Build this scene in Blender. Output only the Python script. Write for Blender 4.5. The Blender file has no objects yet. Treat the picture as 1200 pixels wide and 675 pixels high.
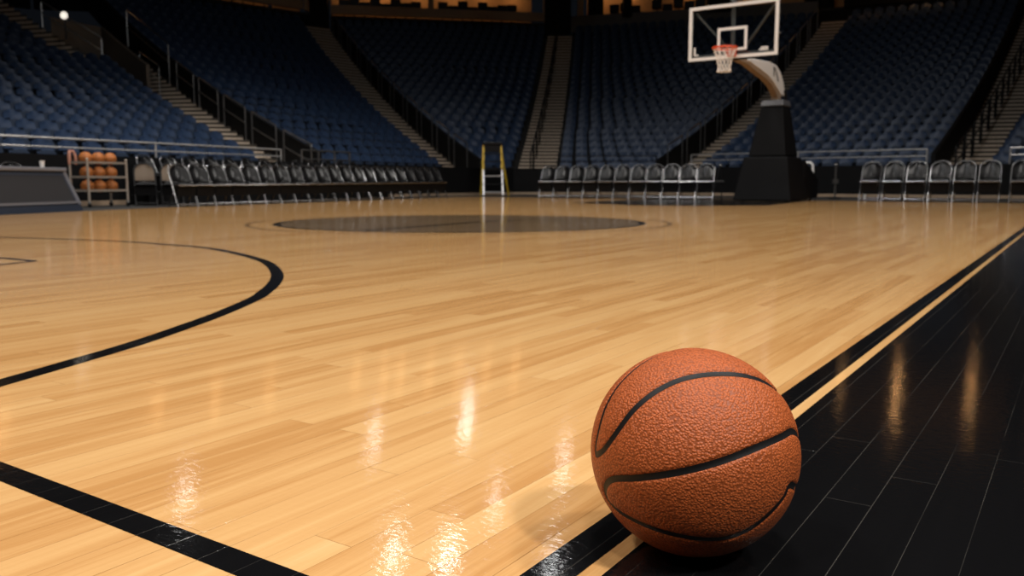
import bpy, bmesh, math, random
from mathutils import Vector, Matrix, Quaternion
random.seed(7)
PI = math.pi
S = bpy.context.scene
COL = S.collection
# ------------------------------------------------------------------ camera model (1200x675)
F = 992.0; CX, CY = 600.0, 337.5; PITCH = math.atan(123.5/992.0); CAMH = 0.428
SP, CP = math.sin(PITCH), math.cos(PITCH)
def ray(px, py):
    dx, dy = px-CX, py-CY
    return Vector((dx, F*CP-dy*SP, -(dy*CP+F*SP))).normalized()
CAM = Vector((0, 0, CAMH))
def fl(px, py, h=0.0):
    d = ray(px, py); return CAM + d*((h-CAMH)/d.z)
def atY(px, py, Y):
    d = ray(px, py); return CAM + d*(Y/d.y)
def proj(p):
    v = Vector(p)-CAM
    z = v.y*CP - v.z*SP; y = -(v.y*SP + v.z*CP)
    return (CX+F*v.x/z, CY+F*y/z, z)
TH = math.atan2(675, 999.7)                 # heading of the sideline
U = Vector((math.sin(TH), math.cos(TH), 0))  # along the sideline, away from the camera
V = Vector((math.cos(TH), -math.sin(TH), 0)) # along the baseline, to the right

# ------------------------------------------------------------------ materials
def newmat(name):
    m = bpy.data.materials.new(name); m.use_nodes = True
    nt = m.node_tree; b = nt.nodes['Principled BSDF']
    return m, nt, b
def N(nt, t, **k):
    n = nt.nodes.new(t)
    for a, v in k.items(): setattr(n, a, v)
    return n
def mat(name, col, rough=0.5, metal=0.0, var=0.15, scale=30, bump=0.0, spec=0.5, coat=0.0, coat_r=0.1, emit=None, es=0):
    m, nt, b = newmat(name)
    tc = N(nt, 'ShaderNodeTexCoord'); nz = N(nt, 'ShaderNodeTexNoise')
    nz.inputs['Scale'].default_value = scale; nz.inputs['Detail'].default_value = 3
    nt.links.new(tc.outputs['Object'], nz.inputs['Vector'])
    mx = N(nt, 'ShaderNodeMix', data_type='RGBA')
    mx.inputs[6].default_value = (*[c*(1-var) for c in col], 1); mx.inputs[7].default_value = (*[min(1, c*(1+var)) for c in col], 1)
    nt.links.new(nz.outputs['Fac'], mx.inputs[0]); nt.links.new(mx.outputs[2], b.inputs['Base Color'])
    b.inputs['Roughness'].default_value = rough; b.inputs['Metallic'].default_value = metal
    b.inputs['Specular IOR Level'].default_value = spec
    b.inputs['Coat Weight'].default_value = coat; b.inputs['Coat Roughness'].default_value = coat_r
    if bump:
        bp = N(nt, 'ShaderNodeBump'); bp.inputs['Strength'].default_value = bump; bp.inputs['Distance'].default_value = 0.002
        nt.links.new(nz.outputs['Fac'], bp.inputs['Height']); nt.links.new(bp.outputs['Normal'], b.inputs['Normal'])
    if emit:
        b.inputs['Emission Color'].default_value = (*emit, 1); b.inputs['Emission Strength'].default_value = es
    return m

def plank_mat(name, tones, seamcol, seamstr, grain=1.0, dens=1.0):
    """Strip floor: strips 57 mm wide running along the sideline, each row with its own board joints."""
    m, nt, b = newmat(name); L = nt.links.new
    geo = N(nt, 'ShaderNodeNewGeometry')
    def dot(v):
        d = N(nt, 'ShaderNodeVectorMath', operation='DOT_PRODUCT'); d.inputs[1].default_value = v
        L(geo.outputs['Position'], d.inputs[0]); return d.outputs['Value']
    def M(op, a, c=None, d=None):
        n = N(nt, 'ShaderNodeMath', operation=op)
        for i, x in enumerate((a, c, d)):
            if x is None: continue
            if isinstance(x, (int, float)): n.inputs[i].default_value = x
            else: L(x, n.inputs[i])
        return n.outputs[0]
    u = dot(U); v = dot(V)
    W = 0.0605; LEN = 1.15
    vs = M('DIVIDE', M('ADD', v, 50.0), W); row = M('FLOOR', vs); fv = M('FRACT', vs)
    w1 = N(nt, 'ShaderNodeTexWhiteNoise', noise_dimensions='1D'); L(row, w1.inputs['W'])
    us = M('ADD', M('DIVIDE', M('ADD', u, 60.0), LEN), M('MULTIPLY', w1.outputs['Value'], 7.31))
    cell = M('FLOOR', us); fu = M('FRACT', us)
    cmb = N(nt, 'ShaderNodeCombineXYZ'); L(row, cmb.inputs[0]); L(cell, cmb.inputs[1])
    w2 = N(nt, 'ShaderNodeTexWhiteNoise', noise_dimensions='2D'); L(cmb.outputs[0], w2.inputs['Vector'])
    # grain: noise stretched along the strip, shifted per board
    gv = N(nt, 'ShaderNodeCombineXYZ'); L(M('MULTIPLY', u, 1.6), gv.inputs[0]); L(M('MULTIPLY', v, 34.0), gv.inputs[1]); L(M('MULTIPLY', w2.outputs['Value'], 40.0), gv.inputs[2])
    g1 = N(nt, 'ShaderNodeTexNoise'); g1.inputs['Scale'].default_value = 1.0; g1.inputs['Detail'].default_value = 6; g1.inputs['Roughness'].default_value = 0.62; g1.inputs['Distortion'].default_value = 0.6
    L(gv.outputs[0], g1.inputs['Vector'])
    gv2 = N(nt, 'ShaderNodeCombineXYZ'); L(M('MULTIPLY', u, 9.0), gv2.inputs[0]); L(M('MULTIPLY', v, 420.0), gv2.inputs[1])
    g2 = N(nt, 'ShaderNodeTexNoise'); g2.inputs['Scale'].default_value = 1.0; g2.inputs['Detail'].default_value = 3
    L(gv2.outputs[0], g2.inputs['Vector'])
    f = M('ADD', M('MULTIPLY', w2.outputs['Value'], 0.55*dens), M('ADD', 0.06, M('MULTIPLY', M('SUBTRACT', g1.outputs['Fac'], 0.5), 1.45*grain)))
    f = M('ADD', f, M('MULTIPLY', M('SUBTRACT', g2.outputs['Fac'], 0.5), 0.35*grain))
    cr = N(nt, 'ShaderNodeValToRGB'); L(f, cr.inputs[0])
    el = cr.color_ramp.elements
    el[0].position = 0.0; el[0].color = (*tones[0], 1); el[1].position = 1.0; el[1].color = (*tones[-1], 1)
    for i, t in enumerate(tones[1:-1]):
        e = el.new((i+1)/(len(tones)-1)); e.color = (*t, 1)
    # seams
    dv = M('MULTIPLY', M('MINIMUM', fv, M('SUBTRACT', 1.0, fv)), W)
    du = M('MULTIPLY', M('MINIMUM', fu, M('SUBTRACT', 1.0, fu)), LEN)
    sw = M('MULTIPLY', w1.outputs['Value'], 0.0006)
    sv = M('LESS_THAN', dv, M('ADD', sw, 0.00025)); su = M('LESS_THAN', du, 0.0006)
    nz = N(nt, 'ShaderNodeTexNoise'); nz.inputs['Scale'].default_value = 4.0; L(geo.outputs['Position'], nz.inputs['Vector'])
    seam = M('MULTIPLY', M('MAXIMUM', sv, M('MULTIPLY', su, 0.8)), M('MULTIPLY', M('MINIMUM', M('MULTIPLY', M('MAXIMUM', M('SUBTRACT', nz.outputs['Fac'], 0.32), 0.0), 4.0), 1.0), seamstr))
    mx = N(nt, 'ShaderNodeMix', data_type='RGBA'); L(seam, mx.inputs[0]); L(cr.outputs[0], mx.inputs[6]); mx.inputs[7].default_value = (*seamcol, 1)
    L(mx.outputs[2], b.inputs['Base Color'])
    b.inputs['Roughness'].default_value = 0.5; b.inputs['Specular IOR Level'].default_value = 0.0
    b.inputs['Coat Weight'].default_value = 1.0; b.inputs['Coat Roughness'].default_value = 0.085; b.inputs['Coat IOR'].default_value = 1.5
    # slight unevenness of the varnish
    bn = N(nt, 'ShaderNodeTexNoise'); bn.inputs['Scale'].default_value = 1.0; bn.inputs['Detail'].default_value = 3
    bv = N(nt, 'ShaderNodeCombineXYZ'); L(M('MULTIPLY', u, 110.0), bv.inputs[0]); L(M('MULTIPLY', v, 55.0), bv.inputs[1]); L(M('MULTIPLY', w2.outputs['Value'], 20.0), bv.inputs[2])
    L(bv.outputs[0], bn.inputs['Vector'])
    bp = N(nt, 'ShaderNodeBump'); bp.inputs['Strength'].default_value = 0.7; bp.inputs['Distance'].default_value = 0.0004
    hh = M('SUBTRACT', bn.outputs['Fac'], M('MULTIPLY', M('MAXIMUM', sv, su), 0.5))
    L(hh, bp.inputs['Height']); L(bp.outputs['Normal'], b.inputs['Normal']); L(bp.outputs['Normal'], b.inputs['Coat Normal'])
    return m

MAPLE = plank_mat('maple', [(.48, .245, .085), (.575, .325, .128), (.62, .372, .155), (.665, .42, .192)], (.22, .10, .03), 0.75)
STAIN = plank_mat('stained_maple', [(.155, .10, .052), (.185, .12, .065), (.205, .135, .075)], (.06, .03, .012), 0.7)
BLACKPAINT = plank_mat('black_paint', [(.004, .004, .0045), (.006, .006, .0065)], (.13, .12, .105), 0.3, 0.5, 0.5)
BROWNPAINT = plank_mat('brown_line', [(.20, .11, .05), (.24, .14, .07)], (.06, .03, .012), 0.5)
NOSING = mat('stair_nosing', (.06, .05, .04), .8)
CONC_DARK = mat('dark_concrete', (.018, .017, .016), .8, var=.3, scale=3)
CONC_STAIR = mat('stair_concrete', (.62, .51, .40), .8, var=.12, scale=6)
BLACKWALL = mat('black_wall', (.006, .006, .0065), .7, var=.2, scale=4, spec=.12)
TAN = mat('tan_fascia', (.36, .26, .175), .7, var=.12, scale=2)
GREYFASCIA = mat('grey_fascia', (.10, .10, .10), .7, var=.12, scale=2)
WARMWALL = mat('warm_wall', (.55, .34, .18), .8, var=.15, scale=1)
CEIL = mat('ceiling_black', (.012, .012, .013), .9)
NAVY = mat('navy_plastic', (.027, .048, .098), .38, var=.2, scale=9, spec=.25)
NAVYPAD = mat('navy_pad', (.026, .040, .070), .5, var=.2, scale=9, spec=.3)
BLACKMETAL = mat('black_metal', (.008, .008, .009), .4, var=.2, spec=.25)
STEEL = mat('brushed_steel', (.42, .41, .40), .35, metal=.85, var=.1)
RAILMETAL = mat('rail_metal', (.26, .255, .25), .3, metal=.85, var=.1)
VINYL = mat('black_vinyl', (.006, .006, .0065), .26, var=.2, scale=60, bump=.05, spec=.2)
CHAIRFRAME = mat('chair_frame_grey', (.17, .17, .175), .25, metal=.9, var=.1)
TANVINYL = mat('tan_vinyl', (.13, .095, .066), .5, var=.15, spec=.2)
WHITEPAINT = mat('white_paint', (.80, .77, .74), .4, var=.04)
ORANGE = mat('rim_orange', (.70, .075, .015), .45, var=.08)
NETM = mat('net_cord', (.85, .80, .74), .8, var=.08, scale=80)
PADBLACK = mat('pad_black', (.005, .005, .0055), .6, var=.25, scale=5, spec=.08)
BOARDGREY = mat('board_grey', (.028, .028, .031), .6, var=.12, scale=40, spec=.15)
BOARDFRAME = mat('board_frame', (.16, .17, .20), .4, var=.1)
BOARDNAVY = mat('board_navy', (.022, .030, .050), .5, var=.15)
RACKMETAL = mat('rack_metal', (.46, .40, .34), .4, metal=.5, var=.1)
YELLOW = mat('ladder_yellow', (.72, .48, .03), .45, var=.1)
ALU = mat('ladder_aluminium', (.55, .54, .55), .4, metal=.6, var=.1)
CONCRETE_WALL = mat('concrete_wall', (.20, .155, .115), .8, var=.15, scale=3)
RAILSILVER = mat('rail_silver', (.55, .54, .53), .35, metal=.6, var=.1)
LENS = mat('lamp_lens', (.9, .88, .8), .4, emit=(1, .93, .82), es=.75)
WARMLENS = mat('warm_lens', (.9, .7, .4), .4, emit=(1, .55, .2), es=3)

# glass
def glass_mat():
    m, nt, b = newmat('board_glass'); nt.nodes.remove(b)
    out = nt.nodes['Material Output']; tr = N(nt, 'ShaderNodeBsdfTransparent'); gl = N(nt, 'ShaderNodeBsdfGlossy'); mx = N(nt, 'ShaderNodeMixShader')
    tr.inputs[0].default_value = (.93, .95, .95, 1); nz = N(nt, 'ShaderNodeTexNoise'); nz.inputs['Scale'].default_value = 3
    mr = N(nt, 'ShaderNodeMapRange'); mr.inputs[3].default_value = .01; mr.inputs[4].default_value = .03
    nt.links.new(nz.outputs['Fac'], mr.inputs[0]); nt.links.new(mr.outputs[0], gl.inputs['Roughness']); mx.inputs[0].default_value = .04
    nt.links.new(tr.outputs[0], mx.inputs[1]); nt.links.new(gl.outputs[0], mx.inputs[2]); nt.links.new(mx.outputs[0], out.inputs[0])
    return m
GLASS = glass_mat()

def leather_mat(name, c1, c2, scale, rough=.5, bumpd=.0011):
    m, nt, b = newmat(name); L = nt.links.new
    tc = N(nt, 'ShaderNodeTexCoord')
    vo = N(nt, 'ShaderNodeTexVoronoi', feature='F1'); vo.inputs['Scale'].default_value = scale
    nzd = N(nt, 'ShaderNodeTexNoise'); nzd.inputs['Scale'].default_value = scale*.5
    L(tc.outputs['Object'], nzd.inputs['Vector'])
    mixv = N(nt, 'ShaderNodeVectorMath', operation='MULTIPLY_ADD'); mixv.inputs[1].default_value = (.0012, .0012, .0012)
    L(nzd.outputs['Color'], mixv.inputs[0]); L(tc.outputs['Object'], mixv.inputs[2])
    L(mixv.outputs[0], vo.inputs['Vector'])
    inv = N(nt, 'ShaderNodeMapRange'); inv.inputs[1].default_value = .15; inv.inputs[2].default_value = .75; inv.inputs[3].default_value = 1; inv.inputs[4].default_value = 0
    L(vo.outputs['Distance'], inv.inputs[0])
    nz = N(nt, 'ShaderNodeTexNoise'); nz.inputs['Scale'].default_value = 14; nz.inputs['Detail'].default_value = 4
    L(tc.outputs['Object'], nz.inputs['Vector'])
    mx = N(nt, 'ShaderNodeMix', data_type='RGBA'); mx.inputs[6].default_value = (*c1, 1); mx.inputs[7].default_value = (*c2, 1)
    L(nz.outputs['Fac'], mx.inputs[0])
    mx2 = N(nt, 'ShaderNodeMix', data_type='RGBA', blend_type='MULTIPLY'); mx2.inputs[0].default_value = .8
    mr = N(nt, 'ShaderNodeMapRange'); mr.inputs[3].default_value = .42; mr.inputs[4].default_value = 1.1
    L(inv.outputs[0], mr.inputs[0]); L(mx.outputs[2], mx2.inputs[6]); L(mr.outputs[0], mx2.inputs[7])
    L(mx2.outputs[2], b.inputs['Base Color'])
    b.inputs['Roughness'].default_value = rough; b.inputs['Specular IOR Level'].default_value = .32
    bp = N(nt, 'ShaderNodeBump'); bp.inputs['Strength'].default_value = .9; bp.inputs['Distance'].default_value = bumpd
    L(inv.outputs[0], bp.inputs['Height']); L(bp.outputs['Normal'], b.inputs['Normal'])
    return m
LEATHER = leather_mat('ball_leather', (.44, .095, .020), (.51, .12, .030), 380, .48, .0008)
RUBBER = mat('seam_rubber', (.006, .006, .0065), .5, var=.2, scale=200, spec=.25)
RACKBALL = leather_mat('rack_ball_leather', (.52, .17, .04), (.60, .21, .055), 150, .5)
PINKBALL = leather_mat('worn_ball_leather', (.55, .24, .16), (.62, .30, .21), 150, .5)

# ------------------------------------------------------------------ mesh helpers
class MB:
    def __init__(s): s.v = []; s.f = []; s.sm = []
    def add(s, vs, fs, smooth=False):
        o = len(s.v); s.v += [tuple(p) for p in vs]; s.f += [tuple(i+o for i in f) for f in fs]; s.sm += [smooth]*len(fs); return s
    def box(s, c, d, M=None):
        x, y, z = d[0]/2, d[1]/2, d[2]/2
        vs = [Vector((a*x, b*y, e*z)) for e in (-1, 1) for b in (-1, 1) for a in (-1, 1)]
        if M is not None: vs = [M @ p for p in vs]
        c = Vector(c); vs = [p+c for p in vs]
        return s.add(vs, [(0, 2, 3, 1), (4, 5, 7, 6), (0, 1, 5, 4), (2, 6, 7, 3), (0, 4, 6, 2), (1, 3, 7, 5)])
    def bar(s, p, q, w, h, up=Vector((0, 0, 1))):
        p, q = Vector(p), Vector(q); d = (q-p); l = d.length; d.normalize()
        x = d.cross(up)
        if x.length < 1e-4: x = d.cross(Vector((1, 0, 0)))
        x.normalize(); z = x.cross(d)
        M = Matrix((x, d, z)).transposed()
        return s.box((p+q)/2, (w, l, h), M)
    def tube(s, pts, r, n=8, closed=False, caps=True):
        pts = [Vector(p) for p in pts]; k = len(pts); vs = []; fs = []
        prev = None
        for i, p in enumerate(pts):
            if closed: t = pts[(i+1) % k]-pts[i-1]
            else: t = pts[min(i+1, k-1)]-pts[max(i-1, 0)]
            t.normalize()
            if prev is None:
                a = t.cross(Vector((0, 0, 1)))
                if a.length < 1e-3: a = t.cross(Vector((1, 0, 0)))
            else: a = prev - t*prev.dot(t)
            a.normalize(); prev = a; b = t.cross(a)
            rr = r[i] if isinstance(r, (list, tuple)) else r
            for j in range(n):
                g = 2*PI*j/n; vs.append(p + a*(rr*math.cos(g)) + b*(rr*math.sin(g)))
        m = k if closed else k-1
        for i in range(m):
            for j in range(n):
                i2 = (i+1) % k; fs.append((i*n+j, i*n+(j+1) % n, i2*n+(j+1) % n, i2*n+j))
        s.add(vs, fs, True)
        if caps and not closed:
            o = len(s.v)-len(vs)
            s.f.append(tuple(o+j for j in range(n))[::-1]); s.f.append(tuple(o+(k-1)*n+j for j in range(n))); s.sm += [False, False]
        return s
    def sphere(s, c, r, nu=24, nv=14, sc=(1, 1, 1)):
        c = Vector(c); vs = [c+Vector((0, 0, r*sc[2]))]
        for i in range(1, nv):
            a = PI*i/nv
            for j in range(nu):
                b = 2*PI*j/nu; vs.append(c+Vector((r*sc[0]*math.sin(a)*math.cos(b), r*sc[1]*math.sin(a)*math.sin(b), r*sc[2]*math.cos(a))))
        vs.append(c-Vector((0, 0, r*sc[2]))); fs = []
        for j in range(nu): fs.append((0, 1+j, 1+(j+1) % nu))
        for i in range(nv-2):
            for j in range(nu):
                a = 1+i*nu+j; b = 1+i*nu+(j+1) % nu; fs.append((a, a+nu, b+nu, b))
        e = len(vs)-1; o = 1+(nv-2)*nu
        for j in range(nu): fs.append((e, o+(j+1) % nu, o+j))
        return s.add(vs, fs, True)
    def lathe(s, prof, c=(0, 0, 0), n=20):
        c = Vector(c); vs = []; fs = []
        for (r, z) in prof:
            for j in range(n): vs.append(c+Vector((r*math.cos(2*PI*j/n), r*math.sin(2*PI*j/n), z)))
        for i in range(len(prof)-1):
            for j in range(n): fs.append((i*n+j, i*n+(j+1) % n, (i+1)*n+(j+1) % n, (i+1)*n+j))
        fs.append(tuple(range(n))[::-1]); fs.append(tuple((len(prof)-1)*n+j for j in range(n)))
        return s.add(vs, fs, True)
    def prism(s, poly, d):
        """closed 3-D polygon extruded by vector d"""
        poly = [Vector(p) for p in poly]; d = Vector(d); n = len(poly)
        vs = poly+[p+d for p in poly]
        fs = [tuple(range(n))[::-1], tuple(range(n, 2*n))]+[(i, (i+1) % n, n+(i+1) % n, n+i) for i in range(n)]
        return s.add(vs, fs)
    def hexa(s, bot, top):
        """two quads (4 points each)"""
        return s.add(list(bot)+list(top), [(3, 2, 1, 0), (4, 5, 6, 7)]+[(i, (i+1) % 4, 4+(i+1) % 4, 4+i) for i in range(4)])
    def mesh(s, name, m, fix=True):
        me = bpy.data.meshes.new(name); me.from_pydata(s.v, [], s.f); me.update()
        me.polygons.foreach_set('use_smooth', s.sm)
        if fix:
            b = bmesh.new(); b.from_mesh(me); bmesh.ops.recalc_face_normals(b, faces=b.faces); b.to_mesh(me); b.free()
        if any(s.sm): me.set_sharp_from_angle(angle=math.radians(50))
        me.materials.append(m); return me
    def build(s, name, m, parent=None, bevel=0, segs=2, fix=True, label=None, kind=None):
        o = bpy.data.objects.new(name, s.mesh(name, m, fix)); COL.objects.link(o)
        if parent: o.parent = parent
        if bevel:
            md = o.modifiers.new('bevel', 'BEVEL'); md.width = bevel; md.segments = segs; md.limit_method = 'ANGLE'; md.angle_limit = math.radians(40)
        if label: o['label'] = label
        if kind: o['kind'] = kind
        return o
def thing(name, label, cat, loc=(0, 0, 0), rz=0, group=None):
    o = bpy.data.objects.new(name, None); COL.objects.link(o); o.empty_display_size = .1
    o.location = loc; o.rotation_euler = (0, 0, rz); o['label'] = label; o['category'] = cat
    if group: o['group'] = group
    return o
def tag(o, label, cat, group=None):
    o['label'] = label; o['category'] = cat
    if group: o['group'] = group
    return o
KIDS = {}
def dup(root, loc, rz, label, group=None):
    if root.name not in KIDS: KIDS[root.name] = [(c, list(c.children)) for c in root.children]
    r = root.copy(); COL.objects.link(r); r.location = loc; r.rotation_euler = (0, 0, rz); r['label'] = label
    if group: r['group'] = group
    for ch, gs in KIDS[root.name]:
        c = ch.copy(); COL.objects.link(c); c.parent = r
        for g in gs:
            d = g.copy(); COL.objects.link(d); d.parent = c
    return r
ORD = 'zeroth first second third fourth fifth sixth seventh eighth ninth tenth eleventh twelfth thirteenth fourteenth fifteenth sixteenth seventeenth eighteenth nineteenth twentieth'.split()
def ordw(i):
    if i <= 20: return ORD[i]
    return {2: 'twenty', 3: 'thirty', 4: 'forty'}[i//10] + ('-'+ORD[i % 10] if i % 10 else 'ieth')
def heading(d):  # rotation so that local -Y points along d
    return math.atan2(d[0], -d[1])
def lerp(a, b, t): return a+(b-a)*t
def cr(pts, n=8):
    """Catmull-Rom through points"""
    out = []; P = [Vector(p) for p in pts]; P = [2*P[0]-P[1]]+P+[2*P[-1]-P[-2]]
    for i in range(1, len(P)-2):
        for k in range(n):
            t = k/n; a, b, c, d = P[i-1:i+3]
            out.append(.5*((2*b)+(c-a)*t+(2*a-5*b+4*c-d)*t*t+(3*b-a-3*c+d)*t**3))
    out.append(P[-2]); return out

# ------------------------------------------------------------------ floor and court markings
def flat(name, polys, m, z, kind='structure'):
    mb = MB()
    for p in polys: mb.add([(q[0], q[1], z) for q in p], [tuple(range(len(p)))])
    o = mb.build(name, m, kind=kind, fix=False)
    me = o.data
    for pl in me.polygons:
        if pl.normal.z < 0: pl.flip()
    return o
flat('floor', [[(-60, -25), (60, -25), (60, 70), (-60, 70)]], CONC_DARK, -0.004)
flat('floor_court', [[(-9, -12), (-7.5, 2), (-6.75, 11.2), (-6.35, 13.3), (-5.9, 14.95), (-1.85, 25.2), (-1.2, 26.2), (.95, 24.75), (10.4, 18.4), (16, 14.6), (30, 0), (20, -12)]], MAPLE, 0.0)
# sideline: black line, thin bare strip, black apron
def onl(px, py): return fl(px, py)
a0, a1 = onl(578, 675), onl(1200, 274.3); b0, b1 = onl(641.6, 675), onl(1200, 278.3); c0, c1 = onl(669.3, 675), onl(1200, 282.4)
vA = (a0.dot(V)+a1.dot(V))/2; vB = vA+0.0508; vC = vB+0.0215
vA = a0.dot(V)*.75+a1.dot(V)*.25; vB = vA+.052; vC = vB+.0225
def uv(u, v): return U*u+V*v
def strip(v0, v1, u0, u1): return [uv(u0, v0), uv(u0, v1), uv(u1, v1), uv(u1, v0)]
flat('floor_sideline', [strip(vA, vB, -12, 12.6)], BLACKPAINT, .0006)
flat('floor_apron', [strip(vC, vC+9, -12, 12.6)], BLACKPAINT, .0006)
# line that meets the sideline, bottom left
q = [onl(0, 541), onl(361.3, 675), onl(277, 675), onl(0, 564)]
d1 = (q[0]-q[1]).normalized(); d2 = (q[3]-q[2]).normalized()
flat('floor_division_line', [[q[0]+d1*3, q[1]-d1*.6, q[2]-d2*.6, q[3]+d2*3]], BLACKPAINT, .0007)
def ribbon(pts, w):
    out = []; n = len(pts)
    for i in range(n-1):
        def nrm(j):
            t = (pts[min(j+1, n-1)]-pts[max(j-1, 0)]); t.z = 0; t.normalize(); return Vector((-t.y, t.x, 0))
        n0, n1 = nrm(i), nrm(i+1)
        out.append([pts[i]+n0*w/2, pts[i]-n0*w/2, pts[i+1]-n1*w/2, pts[i+1]+n1*w/2])
    return out
arc = [(-70, 276.4), (0, 278.2), (100, 281.2), (160, 284), (200, 287), (226.7, 289), (253, 292.2), (280, 297.7), (300, 303), (312.5, 307.7), (321.5, 315), (325, 324), (320, 333.5), (310, 342.3), (298.5, 350), (262, 366), (222, 381), (160, 402.3), (80, 426), (0, 449), (-90, 474)]
flat('floor_arc_line', ribbon(cr([fl(*p) for p in arc], 8), .058), BLACKPAINT, .0007)
arc2 = [(-70, 298.5), (0, 302.3), (22, 304.3), (38, 306), (20, 308), (0, 310.3), (-60, 316)]
flat('floor_lane_line', ribbon(cr([fl(*p) for p in arc2], 6), .05), BLACKPAINT, .0007)
CC = Vector((-.55, 9.25, 0))
def circ(r, n=96): return [CC+Vector((r*math.cos(2*PI*i/n), r*math.sin(2*PI*i/n), 0)) for i in range(n)]
flat('floor_centre_circle', [circ(1.93)], STAIN, .0005)
r96 = circ(1.95); flat('floor_circle_line', ribbon(r96+[r96[0], r96[1]], .075), BLACKPAINT, .0008)
r97 = circ(2.24); flat('floor_outer_ring', ribbon(r97+[r97[0], r97[1]], .045), BROWNPAINT, .0008)
sw = cr([fl(*p) for p in [(425, 270.2), (500, 265), (560, 260.2), (600, 258.3), (660, 256.8)]], 6)
flat('floor_circle_swirl', ribbon(sw, .09), BLACKPAINT, .0009)
bp = [fl(*p) for p in [(668, 237.6), (745, 240.6), (820, 241.2), (900, 240.8), (958, 234.2), (900, 231.5), (800, 232.2), (740, 234)]]
flat('floor_baseline_apron', [bp], BLACKPAINT, .0006)

# ------------------------------------------------------------------ seating bowl
NR = 24; HB = .45
def fh(k): return HB+.27*k+.0042*k*(k-1)
def P2(x, z): return Vector((x, z, 0))
SEC = {  # base-left, base-right, top-left, top-right
 'A': (P2(-9.4, 13.2), P2(-5.75, 21), P2(-38, 26.5), P2(-22.3, 43.4)),
 'B': (P2(-5.05, 22.5), P2(-2.05, 28.6), P2(-19.5, 40.3), P2(-11.2, 47.6)),
 'C': (P2(-1.12, 30.0), P2(.03, 31), P2(-10.0, 48.6), P2(2.05, 50.8)),
 'D': (P2(1.5, 31), P2(5.2, 30.4), P2(3.5, 50.8), P2(16.4, 46.6)),
 'E': (P2(6.1, 29.4), P2(12.0, 24.4), P2(17.6, 46.1), P2(24.7, 42.2)),
 'F': (P2(13.1, 23.9), P2(18, 20.5), P2(26.8, 41.8), P2(35, 37)),
}
AJ0, AJ1 = P2(-17.3, 34.4), P2(-24.1, 38.6); KJ = 14
def bl(sec, k): s = SEC[sec]; return lerp(s[0], s[2], k/(NR-1))
def br(sec, k):
    s = SEC[sec]
    if sec == 'A' and k >= KJ: return lerp(AJ0, AJ1, (k-KJ)/(NR-1-KJ))
    return lerp(s[1], s[3], k/(NR-1))
def at(p, z): return Vector((p.x, p.y, z))
for i, sec in enumerate('ABCDEF'):
    mb = MB()
    for k in range(NR):
        l0, r0, l1, r1 = bl(sec, k), br(sec, k), bl(sec, k+1), br(sec, k+1)
        if sec == 'A' and k == KJ-1: r1 = lerp(SEC['A'][1], SEC['A'][3], KJ/(NR-1))
        h = fh(k); hp = fh(k-1) if k else 0
        mb.add([at(l0, h), at(r0, h), at(r1, h), at(l1, h)], [(0, 1, 2, 3)])
        mb.add([at(l0, hp), at(r0, hp), at(r0, h), at(l0, h)], [(0, 1, 2, 3)])
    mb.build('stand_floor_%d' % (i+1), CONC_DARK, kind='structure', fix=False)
# stairs between sections
def stairs(idx, L, R, k0=0, k1=NR, m=CONC_STAIR):
    mb = MB(); n = 2; tr = MB()
    for k in range(k0, k1):
        for s in range(n):
            t0, t1 = k+s/n, k+(s+1)/n
            h = lerp(fh(k), fh(k+1), (s+.5)/n)-.1; hp = h-(fh(k+1)-fh(k))/n-.04
            l0, r0, l1, r1 = L(t0), R(t0), L(t1), R(t1)
            mb.add([at(l0, h), at(r0, h), at(r1, h), at(l1, h)], [(0, 1, 2, 3)])
            mb.add([at(l0, hp), at(r0, hp), at(r0, h), at(l0, h)], [(0, 1, 2, 3)])
            fw = (l0-l1).normalized()*.006
            tr.hexa([at(l0+fw, h-.07), at(r0+fw, h-.07), at(r0-fw*3, h-.07), at(l0-fw*3, h-.07)], [at(l0+fw, h+.004), at(r0+fw, h+.004), at(r0-fw*8, h+.004), at(l0-fw*8, h+.004)])
    tr.build('trim_stairs_%d' % idx, NOSING, kind='structure', fix=False)
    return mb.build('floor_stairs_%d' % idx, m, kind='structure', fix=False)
def lnB(sec): return lambda t: lerp(SEC[sec][0], SEC[sec][2], t/(NR-1))
def lnR(sec): return lambda t: lerp(SEC[sec][1], SEC[sec][3], t/(NR-1))
stairs(1, lnR('A'), lnB('B'), 0, KJ+1)
stairs(2, lnR('B'), lnB('C')); stairs(3, lnR('C'), lnB('D')); stairs(4, lnR('D'), lnB('E')); stairs(5, lnR('E'), lnB('F'))
def AU(t): return lerp(AJ0, AJ1, (t-KJ)/(NR-1-KJ))
def AUR(t): return AU(t)+Vector((1.35, -.35, 0))
stairs(6, AU, AUR, KJ, NR)
# sloped black side walls beside the stairs
def sidewall(idx, L, h, k0=0, k1=NR-1, m=BLACKWALL, off=Vector((0, 0, 0)), dn=.5):
    mb = MB(); n = Vector((L(k1).y-L(k0).y, -(L(k1).x-L(k0).x), 0)).normalized()*.06
    for k in range(k0, k1):
        p, q = L(k)+off, L(k+1)+off
        mb.hexa([at(p-n, fh(k)-dn), at(p+n, fh(k)-dn), at(q+n, fh(k+1)-dn), at(q-n, fh(k+1)-dn)],
                [at(p-n, fh(k)+h), at(p+n, fh(k)+h), at(q+n, fh(k+1)+h), at(q-n, fh(k+1)+h)])
    return mb.build('wall_stair_%d' % idx, m, kind='structure')
sidewall(1, lnB('B'), .78); sidewall(2, lnB('C'), .8); sidewall(3, lnR('D'), .8); sidewall(4, lnR('E'), .8)
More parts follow.
